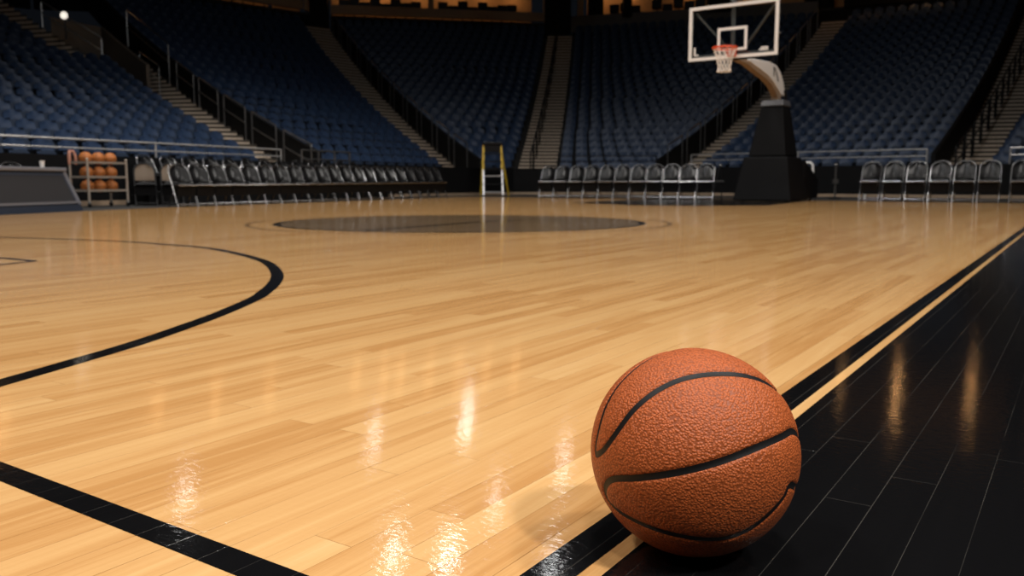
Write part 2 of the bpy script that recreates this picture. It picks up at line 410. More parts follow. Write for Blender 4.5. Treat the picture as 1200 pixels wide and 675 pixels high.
# concrete walls of the entrance passage between the left section and the next
def PV(t): return lerp(AUR(t), lnB('B')(t), .45)
sidewall(5, lambda t: lerp(lnR('A')(t), lnB('B')(t), .25), (.8), KJ-3, 17, CONCRETE_WALL, dn=1.5)
pa, pb = AUR(18), lerp(lnR('A')(17), lnB('B')(17), .25)
MB().hexa([at(pa, 4), at(pb, 4), at(pb+P2(0, .2), 4), at(pa+P2(0, .2), 4)], [at(pa, fh(17)+1.0), at(pb, fh(17)+.8), at(pb+P2(0, .2), fh(17)+.8), at(pa+P2(0, .2), fh(17)+1.0)]).build('wall_passage', CONCRETE_WALL, kind='structure')

# front parapet with tan foot strip
FR = [P2(-13, 9.0), P2(-9.3, 12.9), P2(-5.45, 21.05), P2(-1.75, 28.0), P2(-.9, 29.4), P2(.05, 30.4), P2(1.6, 30.4), P2(5.1, 29.8), P2(11.8, 23.8), P2(13, 23.2), P2(20, 18.4)]
mb = MB(); mf = MB()
for p, q in zip(FR[:-1], FR[1:]):
    n = Vector((q.y-p.y, -(q.x-p.x), 0)).normalized()
    mb.hexa([at(p, 0), at(q, 0), at(q-n*.12, 0), at(p-n*.12, 0)], [at(p, .93), at(q, .93), at(q-n*.12, .93), at(p-n*.12, .93)])
    mf.hexa([at(p+n*.03, 0), at(q+n*.03, 0), at(q, 0), at(p, 0)], [at(p+n*.03, .09), at(q+n*.03, .09), at(q, .09), at(p, .09)])
mb.build('wall_front', BLACKWALL, kind='structure'); mf.build('baseboard_front', TAN, kind='structure')
# concourse: fascia, back wall, ceiling
TOPL = [P2(-40, 28), P2(-22.3, 40.6), P2(-19.9, 41.1), P2(-11.6, 48.6), P2(-10.3, 49.6), P2(2.05, 52), P2(3.5, 52), P2(16.7, 47.7), P2(17.9, 47.2), P2(25.2, 43.3), P2(27, 42.8), P2(36, 38)]
def band(name, i, j, z0, z1, m, back=0.0, th=.25):
    mb = MB()
    for p, q in zip(TOPL[i:j], TOPL[i+1:j+1]):
        n = Vector((-(q.y-p.y), q.x-p.x, 0)).normalized()
        p2, q2 = p+n*back, q+n*back
        mb.hexa([at(p2, z0), at(q2, z0), at(q2+n*th, z0), at(p2+n*th, z0)], [at(p2, z1), at(q2, z1), at(q2+n*th, z1), at(p2+n*th, z1)])
    return mb.build(name, m, kind='structure')
band('wall_fascia_1', 0, 3, 10.0, 10.5, TAN); band('wall_fascia_2', 4, 5, 9.95, 10.45, TAN)
band('wall_fascia_3', 6, 7, 9.3, 10.25, GREYFASCIA); band('wall_fascia_4', 8, 11, 9.8, 10.6, BLACKWALL)
band('wall_back_lower', 0, 11, 8.5, 9.75, BLACKWALL, .30)
band('floor_concourse', 0, 11, 9.75, 9.9, CONC_DARK, .3, 4.2)
band('wall_back', 0, 11, 9.8, 15.0, WARMWALL, 4.2)
flat('ceiling', [[(-60, -25), (60, -25), (60, 70), (-60, 70)]], CEIL, 15.0)
def column(idx, p, w, m, z0=9.0, d=.5):
    MB().box((p.x, p.y, (z0+15)/2), (w, d, 15-z0)).build('wall_column_%d' % idx, m, kind='structure')
column(1, atY(374, 10, 49.0), 1.0, BLACKWALL); column(2, atY(360, 10, 49.2), .25, TAN, 10)
column(3, atY(653, 10, 52.4), 1.55, BLACKWALL, 9.0, 1.5); column(4, atY(680, 10, 52.3), .35, TAN, 9.7); column(5, atY(505, 10, 51.2), .3, TAN, 10.3)
column(6, atY(735, 10, 50.5), .5, BLACKWALL, 10); column(7, atY(846, 10, 48.9), 1.6, BLACKWALL, 10); column(8, atY(698, 8, 52), .9, BLACKWALL, 10.2)
column(9, atY(640, 10, 52.2), .35, TAN, 10); column(10, atY(960, 0, 48.2), 1.5, BLACKWALL, 9.4)

# ------------------------------------------------------------------ stadium seats
def seat_meshes():
    def curved(w, h, z0, y0, tilt, th, bow, corner, nx=4, nz=4):
        mb = MB(); vs = []; fs = []
        for side in (0, 1):
            for iz in range(nz+1):
                for ix in range(nx+1):
                    a = ix/nx*2-1; t = iz/nz
                    z = t*h; ww = w/2*(1-corner*max(0, t-.7)/.3*.5)
                    if iz == nz: z -= corner*.04*a*a
                    x = a*ww; y = -bow*(1-a*a)*-1 + (th if side else 0)
                    vs.append((x, y0+y+z*tilt, z0+z))
        m = (nx+1)*(nz+1)
        for iz in range(nz):
            for ix in range(nx):
                a = iz*(nx+1)+ix
                fs.append((a, a+1, a+nx+2, a+nx+1)); fs.append((m+a, m+a+nx+1, m+a+nx+2, m+a+1))
        for iz in range(nz):
            for ix in (0, nx):
                a = iz*(nx+1)+ix; fs.append((a, a+nx+1, m+a+nx+1, m+a))
        for ix in range(nx):
            for iz in (0, nz):
                a = iz*(nx+1)+ix; fs.append((a, m+a, m+a+1, a+1))
        mb.add(vs, fs, True); return mb
    back = curved(.43, .31, .52, .12, .24, .045, .03, 1.0)
    pan = curved(.40, .30, .30, -.02, .10, .075, .0, .6, 4, 3)
    ped = MB()
    for s in (-1, 1):
        ped.box((s*.235, .06, .30), (.03, .10, .60)); ped.box((s*.235, .0, .585), (.035, .26, .03))
    ped.box((0, .12, .34), (.46, .04, .06))
    return back, pan, ped
sb, spn, spd = seat_meshes()
seat0 = thing('stadium_seat', 'seat', 'seat')
sb.build('backrest', NAVY, seat0); spn.build('folding_cushion', NAVYPAD, seat0); spd.build('armrest_frame', BLACKMETAL, seat0)
WHERE = {'A': 'left section above the ball rack', 'B': 'section behind the left chair row', 'C': 'section above the stepladder', 'D': 'section left of the hoop', 'E': 'section right of the hoop', 'F': 'rightmost section'}
spots = []
for sec in 'ABCDEF':
    for k in range(NR):
        l, r = bl(sec, k), br(sec, k)
        l1, r1 = bl(sec, k+1), br(sec, k+1)
        if sec == 'A' and k == KJ-1: r1 = lerp(SEC['A'][1], SEC['A'][3], KJ/(NR-1))
        m0, m1 = .12, .12
        if sec in 'BC': m0 = .25
        if sec in 'DE': m1 = .25
        d = (r-l); L = d.length; d.normalize()
        n = max(1, int((L-m0-m1)/.52)); pit = (L-m0-m1)/n
        back = Vector((-d.y, d.x, 0)); depth = ((l1+r1)/2-(l+r)/2).dot(back)
        f = max(0, (depth-.34)/depth); l, r = lerp(l, l1, f), lerp(r, r1, f)
        d = (r-l); L = d.length; d.normalize(); n = max(1, int((L-m0-m1)/.52)); pit = (L-m0-m1)/n; back = Vector((-d.y, d.x, 0))
        for i in range(n):
            p = l+d*(m0+pit*(i+.5))
            px, py, z = proj((p.x, p.y, fh(k)+.6))
            spots.append((z, px, py, sec, k, i, n, at(p, fh(k)), heading(-back)))
vis = [s for s in spots if -8 < s[1] < 1208 and s[2] > -8]
def hid(s):   # behind the hoop base
    return 868 < s[1] < 922 and s[2] > 120
vis = [s for s in vis if not hid(s)]
vis.sort(key=lambda s: s[0])
near = vis[:300]; nearset = set(id(s) for s in near)
first = True
for s in near:
    z, px, py, sec, k, i, n, loc, rz = s
    if sec in 'AF': cnt, side = (n-i, 'right-hand aisle') if sec == 'A' else (i+1, 'stairs')
    elif sec in 'BC': cnt, side = n-i, 'right aisle'
    else: cnt, side = i+1, 'left aisle'
    label = 'navy folding seat, %s row, %s from %s, %s' % (ordw(k+1), ordw(cnt), side, WHERE[sec])
    grp = 'navy arena seats, %s' % WHERE[sec]
    if first:
        seat0.location = loc; seat0.rotation_euler = (0, 0, rz); seat0['label'] = label; seat0['group'] = grp; first = False
    else: dup(seat0, loc, rz, label, grp)
mb = MB(); lowb = [(b.v, b.f, b.sm) for b in (sb, spn)]
for s in spots:
    if id(s) in nearset or s[1] < -160 or s[1] > 1360: continue
    z, px, py, sec, k, i, n, loc, rz = s
    c, sn = math.cos(rz), math.sin(rz)
    for vs, fs, sm in lowb:
        o = len(mb.v)
        mb.v += [(loc.x+x*c-y*sn, loc.y+x*sn+y*c, loc.z+zz) for x, y, zz in vs]
        mb.f += [tuple(a+o for a in f) for f in fs]; mb.sm += sm
o = mb.build('stadium_seating', NAVY, fix=False, kind='stuff')
tag(o, 'dim upper rows of navy arena seats rising into the dark', 'seats')
# normals of prototype meshes were recalculated, the joined copy uses the same winding

# ------------------------------------------------------------------ handrails
def loop_rail(L, k, span, h, m, label, group, off=Vector((0, 0, 0)), mid=True, r=.022):
    p, q = L(k)+off, L(k+span)+off
    a, b = at(p, fh(k)), at(q, fh(k+span)); base = a.copy()
    a -= base; b -= base; hz = Vector((0, 0, h))
    t = thing('handrail', label, 'handrail', base, 0, group)
    e = (b-a).normalized()*.06; z6 = Vector((0, 0, .06))
    MB().tube([a+hz-z6, a+hz-z6*.3+e*.3, a+hz+e, b+hz-e, b+hz-z6*.3-e*.3, b+hz-z6], r, 6).build('grab_bar', m, t)
    MB().tube([a-Vector((0, 0, .1)), a+hz-z6], r, 6).build('post', m, t); MB().tube([b-Vector((0, 0, .1)), b+hz-z6], r, 6).build('post', m, t)
    if mid: MB().tube([a+hz*.5, b+hz*.5], r*.8, 6).build('middle_bar', m, t)
    return t
def rails(L, ks, span, h, m, text, group, off=Vector((0, 0, 0)), mid=True, r=.022):
    for j, k in enumerate(ks):
        loop_rail(L, k, span, h, m, '%s, %s from the bottom' % (text, ordw(j+1)), group, off, mid, r)
def perp(L):
    d = (L(NR-1)-L(0)).normalized(); return Vector((d.y, -d.x, 0))
midCD = lambda t: lerp(lnR('C')(t), lnB('D')(t), .42)
midEF = lambda t: lerp(lnR('E')(t), lnB('F')(t), .45)
rails(midCD, [.3+1.9*i for i in range(12)], 1.5, .95, BLACKMETAL, 'black handrail down the middle of the central stairs', 'handrails on the central stairs', mid=False, r=.03)
rails(midEF, [.2+1.55*i for i in range(14)], 1.25, .95, BLACKMETAL, 'black handrail down the middle of the far right stairs', 'handrails on the right stairs', mid=True, r=.028)
rails(lnB('C'), [1+2*i for i in range(11)], 1.4, 1.12, RAILMETAL, 'metal handrail on the wall left of the ladder section', 'handrails left of the ladder section', -perp(lnB('C'))*.12, mid=False)
rails(lnR('D'), [.6+2*i for i in range(11)], 1.5, 1.15, RAILMETAL, 'metal handrail on the dark wall behind the hoop', 'handrails behind the hoop', perp(lnR('D'))*.12, mid=False)
rails(lnB('B'), [.2, 2.4, 4.6, 6.8, 9.0], 1.7, .92, RAILMETAL, 'metal handrail beside the left stairs', 'handrails beside the left stairs', -perp(lnB('B'))*.14)
loop_rail(lnB('B'), 11.5, 5, 1.35, RAILMETAL, 'long double handrail high beside the passage wall', None, -perp(lnB('B'))*.14)
loop_rail(AUR, KJ+.2, 4.5, 1.0, RAILSILVER, 'grey handrail at the foot of the upper left stairs', None)
loop_rail(lambda t: lerp(lnR('A')(t), lnB('B')(t), .3), KJ-4, 2.2, 1.0, RAILMETAL, 'short grey handrail below the brown passage wall', None)
# front railings on the parapet
def front_rail(pts, h, h2, label, m=RAILSILVER, gap=3.2, r=.022):
    base = at(pts[0], 0); t = thing('guard_rail', label, 'railing', base)
    P = [at(p, h)-base for p in pts]; MB().tube(P, r, 6).build('top_bar', m, t)
    MB().tube([at(p, h2)-base for p in pts], r*.85, 6).build('lower_bar', m, t)
    for a, b in zip(pts[:-1], pts[1:]):
        n = max(1, int((b-a).length/gap))
        for i in range(n+1 if b is pts[-1] else n):
            p = lerp(a, b, i/n); MB().tube([at(p, .9)-base, at(p, h)-base], r, 6).build('post', m, t)
    return t
def inner(i, t, d=.06):
    p, q = FR[i], FR[i+1]; n = Vector((q.y-p.y, -(q.x-p.x), 0)).normalized(); return lerp(p, q, t)-n*d
front_rail([inner(1, .13), inner(1, .97)], 1.22, 1.06, 'long silver double railing in front of the left section')
front_rail([inner(0, .2), inner(1, .10)], 1.28, 1.10, 'silver railing at the far left above the grey board')
front_rail([inner(2, .06), inner(2, .30)], 1.24, 1.02, 'short grey railing where the left stairs reach the floor', RAILMETAL, gap=.6)
front_rail([inner(6, .02), inner(6, .98)], 1.36, 1.16, 'thin dark railing before the seats left of the hoop', BLACKMETAL)
front_rail([inner(7, .14), inner(7, .97)], 1.36, 1.17, 'silver railing before the seats right of the hoop')
front_rail([inner(9, .05), inner(9, .9)], 1.36, 1.17, 'silver railing before the rightmost seats')

# ------------------------------------------------------------------ courtside chairs
def rounded_u(w, h, y0, y1, r=.165, n=6):
    """inverted U: foot, up the leaning side, rounded top, down"""
    def pt(x, z): return Vector((x, lerp(y0, y1, z/h), z))
    pts = [pt(-w, 0), pt(-w, h*.5), pt(-w, h-r)]
    for i in range(1, n+1):
        a = PI/2*i/n; pts.append(pt(-w+r-r*math.cos(a), h-r+r*math.sin(a)))
    for i in range(n, -1, -1):
        a = PI/2*i/n; pts.append(pt(w-r+r*math.cos(a), h-r+r*math.sin(a)))
    pts += [pt(w, h*.5), pt(w, 0)]
    return pts
def make_chair(label, backmat=VINYL, seatmat=VINYL, framemat=CHAIRFRAME):
    t = thing('folding_chair', label, 'chair')
    MB().tube(rounded_u(.205, .90, -.22, .21), .0135, 7).build('frame', framemat, t)
    for s in (-1, 1):
        MB().tube([(s*.185, .23, 0), (s*.185, .06, .24), (s*.185, -.13, .45)], .012, 6).build('rear_leg', framemat, t)
    MB().tube([(-.205, -.19, .06), (.205, -.19, .06)], .010, 6).tube([(-.185, .20, .05), (.185, .20, .05)], .010, 6).build('crossbar', framemat, t)
    # seat: cushion with a rounded outline
    mb = MB(); ol = []
    for i in range(24):
        a = 2*PI*i/24; c, s = math.cos(a), math.sin(a)
        ol.append((.19*math.copysign(abs(c)**.45, c), -.04+.20*math.copysign(abs(s)**.45, s)))
    rings = [(.93, .425), (1.0, .44), (1.0, .465), (.93, .482), (.6, .488)]
    vs = []; fs = []
    for sc, z in rings: vs += [(x*sc, (y+.04)*sc-.04, z+(-.02*(y+.04)/.2)) for x, y in ol]
    for i in range(len(rings)-1):
        for j in range(24): fs.append((i*24+j, i*24+(j+1) % 24, (i+1)*24+(j+1) % 24, (i+1)*24+j))
    fs.append(tuple(range(24))[::-1]); fs.append(tuple((len(rings)-1)*24+j for j in range(24)))
    mb.add(vs, fs, True); mb.build('seat', seatmat, t)
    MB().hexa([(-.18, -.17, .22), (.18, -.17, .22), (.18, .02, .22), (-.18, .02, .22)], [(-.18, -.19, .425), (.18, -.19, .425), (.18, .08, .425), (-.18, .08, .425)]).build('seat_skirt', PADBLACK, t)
    MB().tube([(-.19, -.235, .452), (.19, -.235, .452)], .016, 6).build('seat_edge', framemat, t)
    # backrest pad: rounded at the top, hollowed towards the sitter
    mb = MB(); nx, nz = 8, 7; vs = []; fs = []
    for side in (0, 1):
        for iz in range(nz+1):
            for ix in range(nx+1):
                a = ix/nx*2-1; tt = iz/nz; z = .53+tt*.345
                w = .185*(1-.0*tt)
                if tt > .5: w = .185*math.sqrt(max(.05, 1-((tt-.5)/.5)**2*.86))
                yb = lerp(-.22, .21, z/.90)+.055*(1-a*a)
                ed = (1-abs(a)**4)*(1-(2*tt-1)**4)
                y = yb+(-.012-.016*ed if side == 0 else .012+.006*ed)
                vs.append((a*w, y, z))
    m = (nx+1)*(nz+1)
    for iz in range(nz):
        for ix in range(nx):
            a = iz*(nx+1)+ix; fs.append((a, a+1, a+nx+2, a+nx+1)); fs.append((m+a, m+a+nx+1, m+a+nx+2, m+a+1))
    for iz in range(nz):
        for ix in (0, nx): a = iz*(nx+1)+ix; fs.append((a, a+nx+1, m+a+nx+1, m+a))
    for ix in range(nx):
        for iz in (0, nz): a = iz*(nx+1)+ix; fs.append((a, m+a, m+a+1, a+1))
    mb.add(vs, fs, True); mb.build('backrest', backmat, t)
    return t
GL = 'black folding chairs along the left sideline'
c0 = Vector((-5.66, 15.05, 0)); c1 = Vector((-1.95, 24.35, 0)); dl = (c1-c0).normalized()
fac = Vector((dl.y, -dl.x, 0)); rzl = heading(fac*.8+Vector((.1, -.45, 0)))
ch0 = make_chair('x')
for i in range(21):
    t = i/20; t = t*.94+.06*t*t
    p = lerp(c0, c1, t)-fac*.2
    lab = 'black folding chair, %s from the ball rack in the left row' % ordw(i+1)
    if i == 0: cc = ch0; ch0.location = p; ch0.rotation_euler = (0, 0, rzl); ch0['label'] = lab; ch0['group'] = GL
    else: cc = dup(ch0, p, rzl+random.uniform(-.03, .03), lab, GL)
    cc.scale = (lerp(.92, .97, t), lerp(.86, .95, t), lerp(.84, .95, t))
GR = 'black folding chairs along the far baseline'
r0 = Vector((.93, 24.3, 0)); rzr = heading(-U*.8+Vector((-.0, -.5, 0)))
for i in range(11):
    s = .47*i
    if i >= 4: s -= .0
    p = r0+V*(s+.1)
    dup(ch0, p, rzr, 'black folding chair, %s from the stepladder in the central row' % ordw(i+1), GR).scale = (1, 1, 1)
GR2 = 'black folding chairs right of the hoop base'
r2 = Vector((8.2, 19.5, 0))
for i in range(9):
    s = .475*i+(.12 if i >= 6 else 0)
    p = r2+V*s
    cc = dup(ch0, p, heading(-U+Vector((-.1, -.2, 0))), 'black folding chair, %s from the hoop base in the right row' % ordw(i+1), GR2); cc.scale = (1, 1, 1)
# two chairs with tan backs next to the ball rack
tn = make_chair('dark chair with tan back, right beside the ball rack', TANVINYL, VINYL, BLACKMETAL)
tn.name = 'padded_chair'; tn['group'] = 'tan backed chairs'
tn.scale = (.9, .85, .88); tn.location = (-6.86, 15.95, 0); tn.rotation_euler = (0, 0, .45)
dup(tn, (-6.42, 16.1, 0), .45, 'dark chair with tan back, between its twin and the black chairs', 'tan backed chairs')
# second row of dark chairs on a low platform behind
pl = [P2(-7.2, 16.4), P2(-3.65, 23.6)]
pd = (pl[1]-pl[0]).normalized(); pn = Vector((pd.y, -pd.x, 0))
MB().hexa([at(pl[0]+pn*.28, 0), at(pl[1]+pn*.28, 0), at(pl[1]-pn*.28, 0), at(pl[0]-pn*.28, 0)], [at(pl[0]+pn*.28, .2), at(pl[1]+pn*.28, .2), at(pl[1]-pn*.28, .2), at(pl[0]-pn*.28, .2)]).build('floor_platform', BLACKWALL, kind='structure')
LP = (pl[1]-pl[0]).length; NB = int((LP-.5)/.56)
for i in range(NB):
    p = at(pl[0]+pd*(.3+.56*i), .2)
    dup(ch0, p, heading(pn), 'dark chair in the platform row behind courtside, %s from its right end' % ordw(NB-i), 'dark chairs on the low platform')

for i, p in enumerate(((-8.28, 13.35, 0), (-8.03, 13.86, 0), (-7.95, 14.4, 0))[:2]):
    dup(ch0, p, heading(pn), 'dark chair behind the grey courtside board, %s from the ball rack' % ORD[2-i], 'dark chairs behind the grey board')

# ------------------------------------------------------------------ game ball
BR = .1187
bd = ray(812.6, 527.6); BC = CAM+bd*((BR+.0008-CAMH)/bd.z)
ball = thing('basketball', 'large orange pebbled basketball resting on the sideline in front', 'basketball', (BC.x, BC.y, .0008))
def bdir(cx, cy):
    px, py = 660+cx/2.2867, 380+cy/2.2867
    d = ray(px, py); oc = CAM-BC; b = oc.dot(d); c = oc.dot(oc)-BR*BR; disc = b*b-c
    t = -b-math.sqrt(disc) if disc > 0 else -b
    return (CAM+d*t-BC).normalized()
vw = (BC-CAM).normalized(); rt = vw.cross(Vector((0, 0, 1))).normalized(); upv = rt.cross(vw)
def hd(x, y, z): return (rt*x+upv*y+vw*z).normalized()   # z > 0 is the far side
S2 = [(620, 286), (590, 300), (540, 322), (480, 347), (400, 375), (320, 395), (250, 407), (180, 414), (138, 415), (117, 424), (109, 445), (116, 470), (140, 498), (190, 529), (250, 554), (320, 572), (390, 580), (440, 576), (495, 556), (540, 524), (574, 491), (597, 461), (612, 432)]
S1 = [(290, 68), (226, 93), (177, 129), (138, 172), (110, 223), (94, 275), (85, 318), (84, 349), (103, 339), (125, 310), (150, 275), (180, 235), (215, 201), (260, 170), (310, 147), (360, 135), (420, 130), (470, 132), (520, 143), (555, 160), (580, 182)]
loop2 = [bdir(*p) for p in S2]+[hd(.957, -.285, -.055), hd(.98, -.195, -.01), hd(.985, -.08, .06), hd(.98, .04, .10), hd(.97, .13, .02)]
loop1 = [bdir(*p) for p in S1]+[hd(.72, .50, .48), hd(.35, .55, .75), hd(-.1, .70, .70), hd(-.22, .93, .25)]
loop3 = [hd(-.8, -.3, .5), hd(-.6, -.6, .5), hd(-.2, -.55, .8), hd(.3, -.45, .84), hd(.6, -.2, .77), hd(.4, .1, .91), hd(-.1, .15, .98), hd(-.6, .05, .8)]
def sph_loop(L, n=10):
    out = []; m = len(L)
    for i in range(m):
        a, b, c, d = L[i-1], L[i], L[(i+1) % m], L[(i+2) % m]
        for k in range(n):
            t = k/n; out.append((.5*((2*b)+(c-a)*t+(2*a-5*b+4*c-d)*t*t+(3*b-a-3*c+d)*t**3)).normalized())
    for _ in range(5):
        out = [((out[i-1]+out[i]*2+out[(i+1) % len(out)])/4).normalized() for i in range(len(out))]
    return out
loops = [sph_loop(l) for l in (loop1, loop2, loop3)]
from mathutils.kdtree import KDTree
allp = [p for l in loops for p in l]
dense = []
for l in loops:
    for i in range(len(l)):
        a, b = l[i], l[(i+1) % len(l)]
        st = max(1, int((b-a).length*BR/.0008))
        for k in range(st): dense.append(lerp(a, b, k/st).normalized())
kd = KDTree(len(dense))
for i, p in enumerate(dense): kd.insert(p*BR, i)
kd.balance()
bm = bmesh.new(); bmesh.ops.create_icosphere(bm, subdivisions=7, radius=BR)
HW = .0027
for v in bm.verts:
    n = v.co.normalized(); _, _, dd = kd.find(n*BR)
    g = max(0, 1-(dd/(HW*1.9))**2); g2 = math.exp(-(dd/.011)**2)
    v.co = n*(BR-.0028*g**1.0-.0007*g2)
    v.co.z += BR
for f in bm.faces: f.smooth = True
me = bpy.data.meshes.new('leather_cover'); bm.to_mesh(me); bm.free(); me.materials.append(LEATHER)
ob = bpy.data.objects.new('leather_cover', me); COL.objects.link(ob); ob.parent = ball
def seam_mesh(l, R, hw, dip):
    mb = MB(); n = len(l); vs = []; fs = []
    for i in range(n):
        t = (l[(i+1) % n]-l[i-1]).normalized(); b = l[i].cross(t).normalized()
        for j, a in enumerate((-1, -.5, 0, .5, 1)):
            q = (l[i]*R+b*hw*a); q = q.normalized()*(R-dip*(1-a*a)); vs.append(q+Vector((0, 0, BR)))
    for i in range(n):
        i2 = (i+1) % n
        for j in range(4): fs.append((i*5+j, i2*5+j, i2*5+j+1, i*5+j+1))
    mb.add(vs, fs, True); return mb
for l in loops: seam_mesh(l, BR-.0016, .0036, .0005).build('seam', RUBBER, ball, label='black rubber seam')

# ------------------------------------------------------------------ ball rack with balls
rfl = Vector((-7.30, 14.7, 0)); rd = (Vector((-7.0, 15.5, 0))-rfl).normalized(); rb = Vector((-rd.y, rd.x, 0))
RW, RD = .86, .40
rk = thing('ball_rack', 'metal ball rack on casters beside the grey courtside board', 'rack', rfl)
for a in (0, 1):
    for b in (0, 1):
        p = rd*RW*a+rb*RD*b
        MB().tube([at(p, .09), at(p, .82)], .022, 8).sphere(at(p, .825), .026, 10, 6).build('post', RACKMETAL, rk)
        cs = MB().lathe([(.02, .06), (.028, .065), (.028, .1), (.02, .105)], at(p, 0), 10).build('caster', STEEL, rk)
        MB().tube([at(p, .035)-rb*.014, at(p, .035)+rb*.014], .035, 12).build('wheel', BLACKMETAL, cs)
tiers = [.29, .525, .775]
for z in tiers:
    mb = MB()
    for b in (0, 1): mb.bar(at(rb*RD*b, z), at(rd*RW+rb*RD*b, z), .022, .035)
    for a in (0, 1): mb.bar(at(rd*RW*a, z), at(rd*RW*a+rb*RD, z), .022, .035)
    for b in (.27, .73): mb.tube([at(rb*RD*b, z), at(rd*RW+rb*RD*b, z)], .010, 6)
    mb.build('shelf', RACKMETAL, rk)
def ball_mesh(m):
    t = thing('rack_basketball', 'x', 'basketball')
    r = .1125
    MB().sphere((0, 0, r), r, 28, 18).build('leather_cover', m, t)
    mb = MB()
    for ax in range(2):
        pts = []
        for i in range(32):
            a = 2*PI*i/32; pts.append(Vector((math.cos(a)*r, 0, r+math.sin(a)*r)) if ax == 0 else Vector((math.cos(a)*r, math.sin(a)*r, r)))
        mb.tube(pts, .0028, 5, True)
    mb.build('seam', RUBBER, t)
    return t
rb0 = ball_mesh(RACKBALL); TN = ['lowest', 'middle', 'top']; PN = ['left', 'centre', 'right']
used = False
for ti, z in enumerate(tiers):
    for j in range(3):
        p = rfl+rd*(.16+.265*j)+rb*(RD*.5); dz = .1125-math.sqrt(.1125**2-.092**2)
        loc = at(p, z+.010-dz)
        lab = 'orange basketball on the %s shelf of the rack, %s of three' % (TN[ti], PN[j])
        if not used: rb0.location = loc; rb0['label'] = lab; rb0['group'] = 'basketballs on the rack'; rb0.rotation_euler = (0, 0, random.uniform(0, 6)); used = True
        else: dup(rb0, loc, random.uniform(0, 6), lab, 'basketballs on the rack')
# pink-tan end loop of the rack
pp = rb*RD+rd*(-.0)
MB().tube([at(pp, .74), at(pp, .90), at(pp+rb*.02+rd*.03, .97), at(pp+rb*.02+rd*.10, .97), at(pp+rd*.13, .88), at(pp+rd*.13, .74)], .028, 8).build('end_loop', PINKBALL, rk, label='pinkish padded loop at the rear corner')

# ------------------------------------------------------------------ grey courtside board
b0_, b1_ = Vector((-7.02, 10.3, 0)), Vector((-6.66, 13.2, 0))
bdv = (b1_-b0_); BL = bdv.length; bdv.normalize(); bn_ = Vector((bdv.y, -bdv.x, 0))
cb = thing('courtside_board', 'long dark grey board with light frame at the left sideline', 'board', b0_)
def bp_(u, d, z): return bdv*u+bn_*(-d)+Vector((0, 0, z))
E = BL
MB().hexa([bp_(0, 0, 0), bp_(E, 0, 0), bp_(E, .55, 0), bp_(0, .55, 0)], [bp_(0, .02, .09), bp_(E-.02, .02, .09), bp_(E-.02, .53, .09), bp_(0, .53, .09)]).build('base', BOARDNAVY, cb)
MB().hexa([bp_(0, .02, .09), bp_(E-.02, .02, .09), bp_(E-.02, .53, .09), bp_(0, .53, .09)], [bp_(0, .20, .60), bp_(E-.12, .20, .60), bp_(E-.12, .50, .60), bp_(0, .50, .60)]).build('body', BOARDNAVY, cb)
def fr(z): return .02+(z-.09)/.51*.18
def fre(z): return E-.02-(z-.09)/.51*.10
MB().hexa([bp_(0, fr(.15)-.012, .15), bp_(fre(.15)-.10, fr(.15)-.012, .15), bp_(fre(.15)-.10, fr(.15)+.02, .15), bp_(0, fr(.15)+.02, .15)],
          [bp_(0, fr(.54)-.012, .54), bp_(fre(.54)-.10, fr(.54)-.012, .54), bp_(fre(.54)-.10, fr(.54)+.02, .54), bp_(0, fr(.54)+.02, .54)]).build('panel', BOARDGREY, cb)
mb = MB()
mb.bar(bp_(0, fr(.13), .13), bp_(fre(.13)-.05, fr(.13), .13), .05, .035)
mb.build('lower_trim', BOARDFRAME, cb)
MB().bar(bp_(E-.045, .02, .09), bp_(E-.135, .20, .60), .05, .05).build('end_trim', BOARDFRAME, cb)
MB().box((bp_(0, .34, .625)+bp_(E-.11, .34, .625))/2, (.36, E-.10, .055), Matrix.Rotation(-math.atan2(bdv.x, bdv.y), 3, 'Z')).build('top', BOARDFRAME, cb, bevel=.012)
cupm = MB().lathe([(.028, 0), (.034, .09), (.036, .10), (.030, .10)], (0, 0, 0), 14).build('paper_cup', WHITEPAINT)
cupm.location = b0_+bp_(2.45, .30, .6525); tag(cupm, 'small white cup standing on the grey courtside board', 'cup')

# ------------------------------------------------------------------ stepladder
lz = 27.6; LX = (578-600)/F*lz
ld = thing('stepladder', 'yellow and silver stepladder with black top before the stands', 'ladder', (LX, lz, 0), .08)
H = 1.66
for s in (-1, 1):
    MB().bar((s*.31, -.10, 0), (s*.30, .22, .85), .055, .03).build('front_leg', ALU, ld)
    MB().bar((s*.30, .22, .85), (s*.285, .38, H), .055, .03).build('side_rail', YELLOW, ld)
    MB().bar((s*.36+.22*(s > 0), 1.0, 0), (s*.29, .46, H-.1), .05, .03).build('rear_leg', YELLOW, ld)
for z in (.12, .38, .64, .86, 1.1, 1.36):
    w = lerp(.31, .285, z/H); MB().box((0, lerp(-.10, .38, z/H), z), (2*w, .09, .035)).build('step', ALU if z < .2 or .6 < z < .7 else BLACKMETAL, ld)
MB().box((0, .42, H+.03), (.66, .26, .09)).box((0, .34, H-.12), (.54, .03, .26)).build('top_cap', BLACKMETAL, ld, bevel=.015)
MB().bar((-.28, .17, .5), (-.30, .75, .5), .02, .02).bar((.28, .17, .5), (.33, .78, .5), .02, .02).build('spreader', ALU, ld)
MB().box((-.31, -.10, .015), (.09, .09, .03)).box((.31, -.10, .015), (.09, .09, .03)).build('foot', BLACKMETAL, ld)

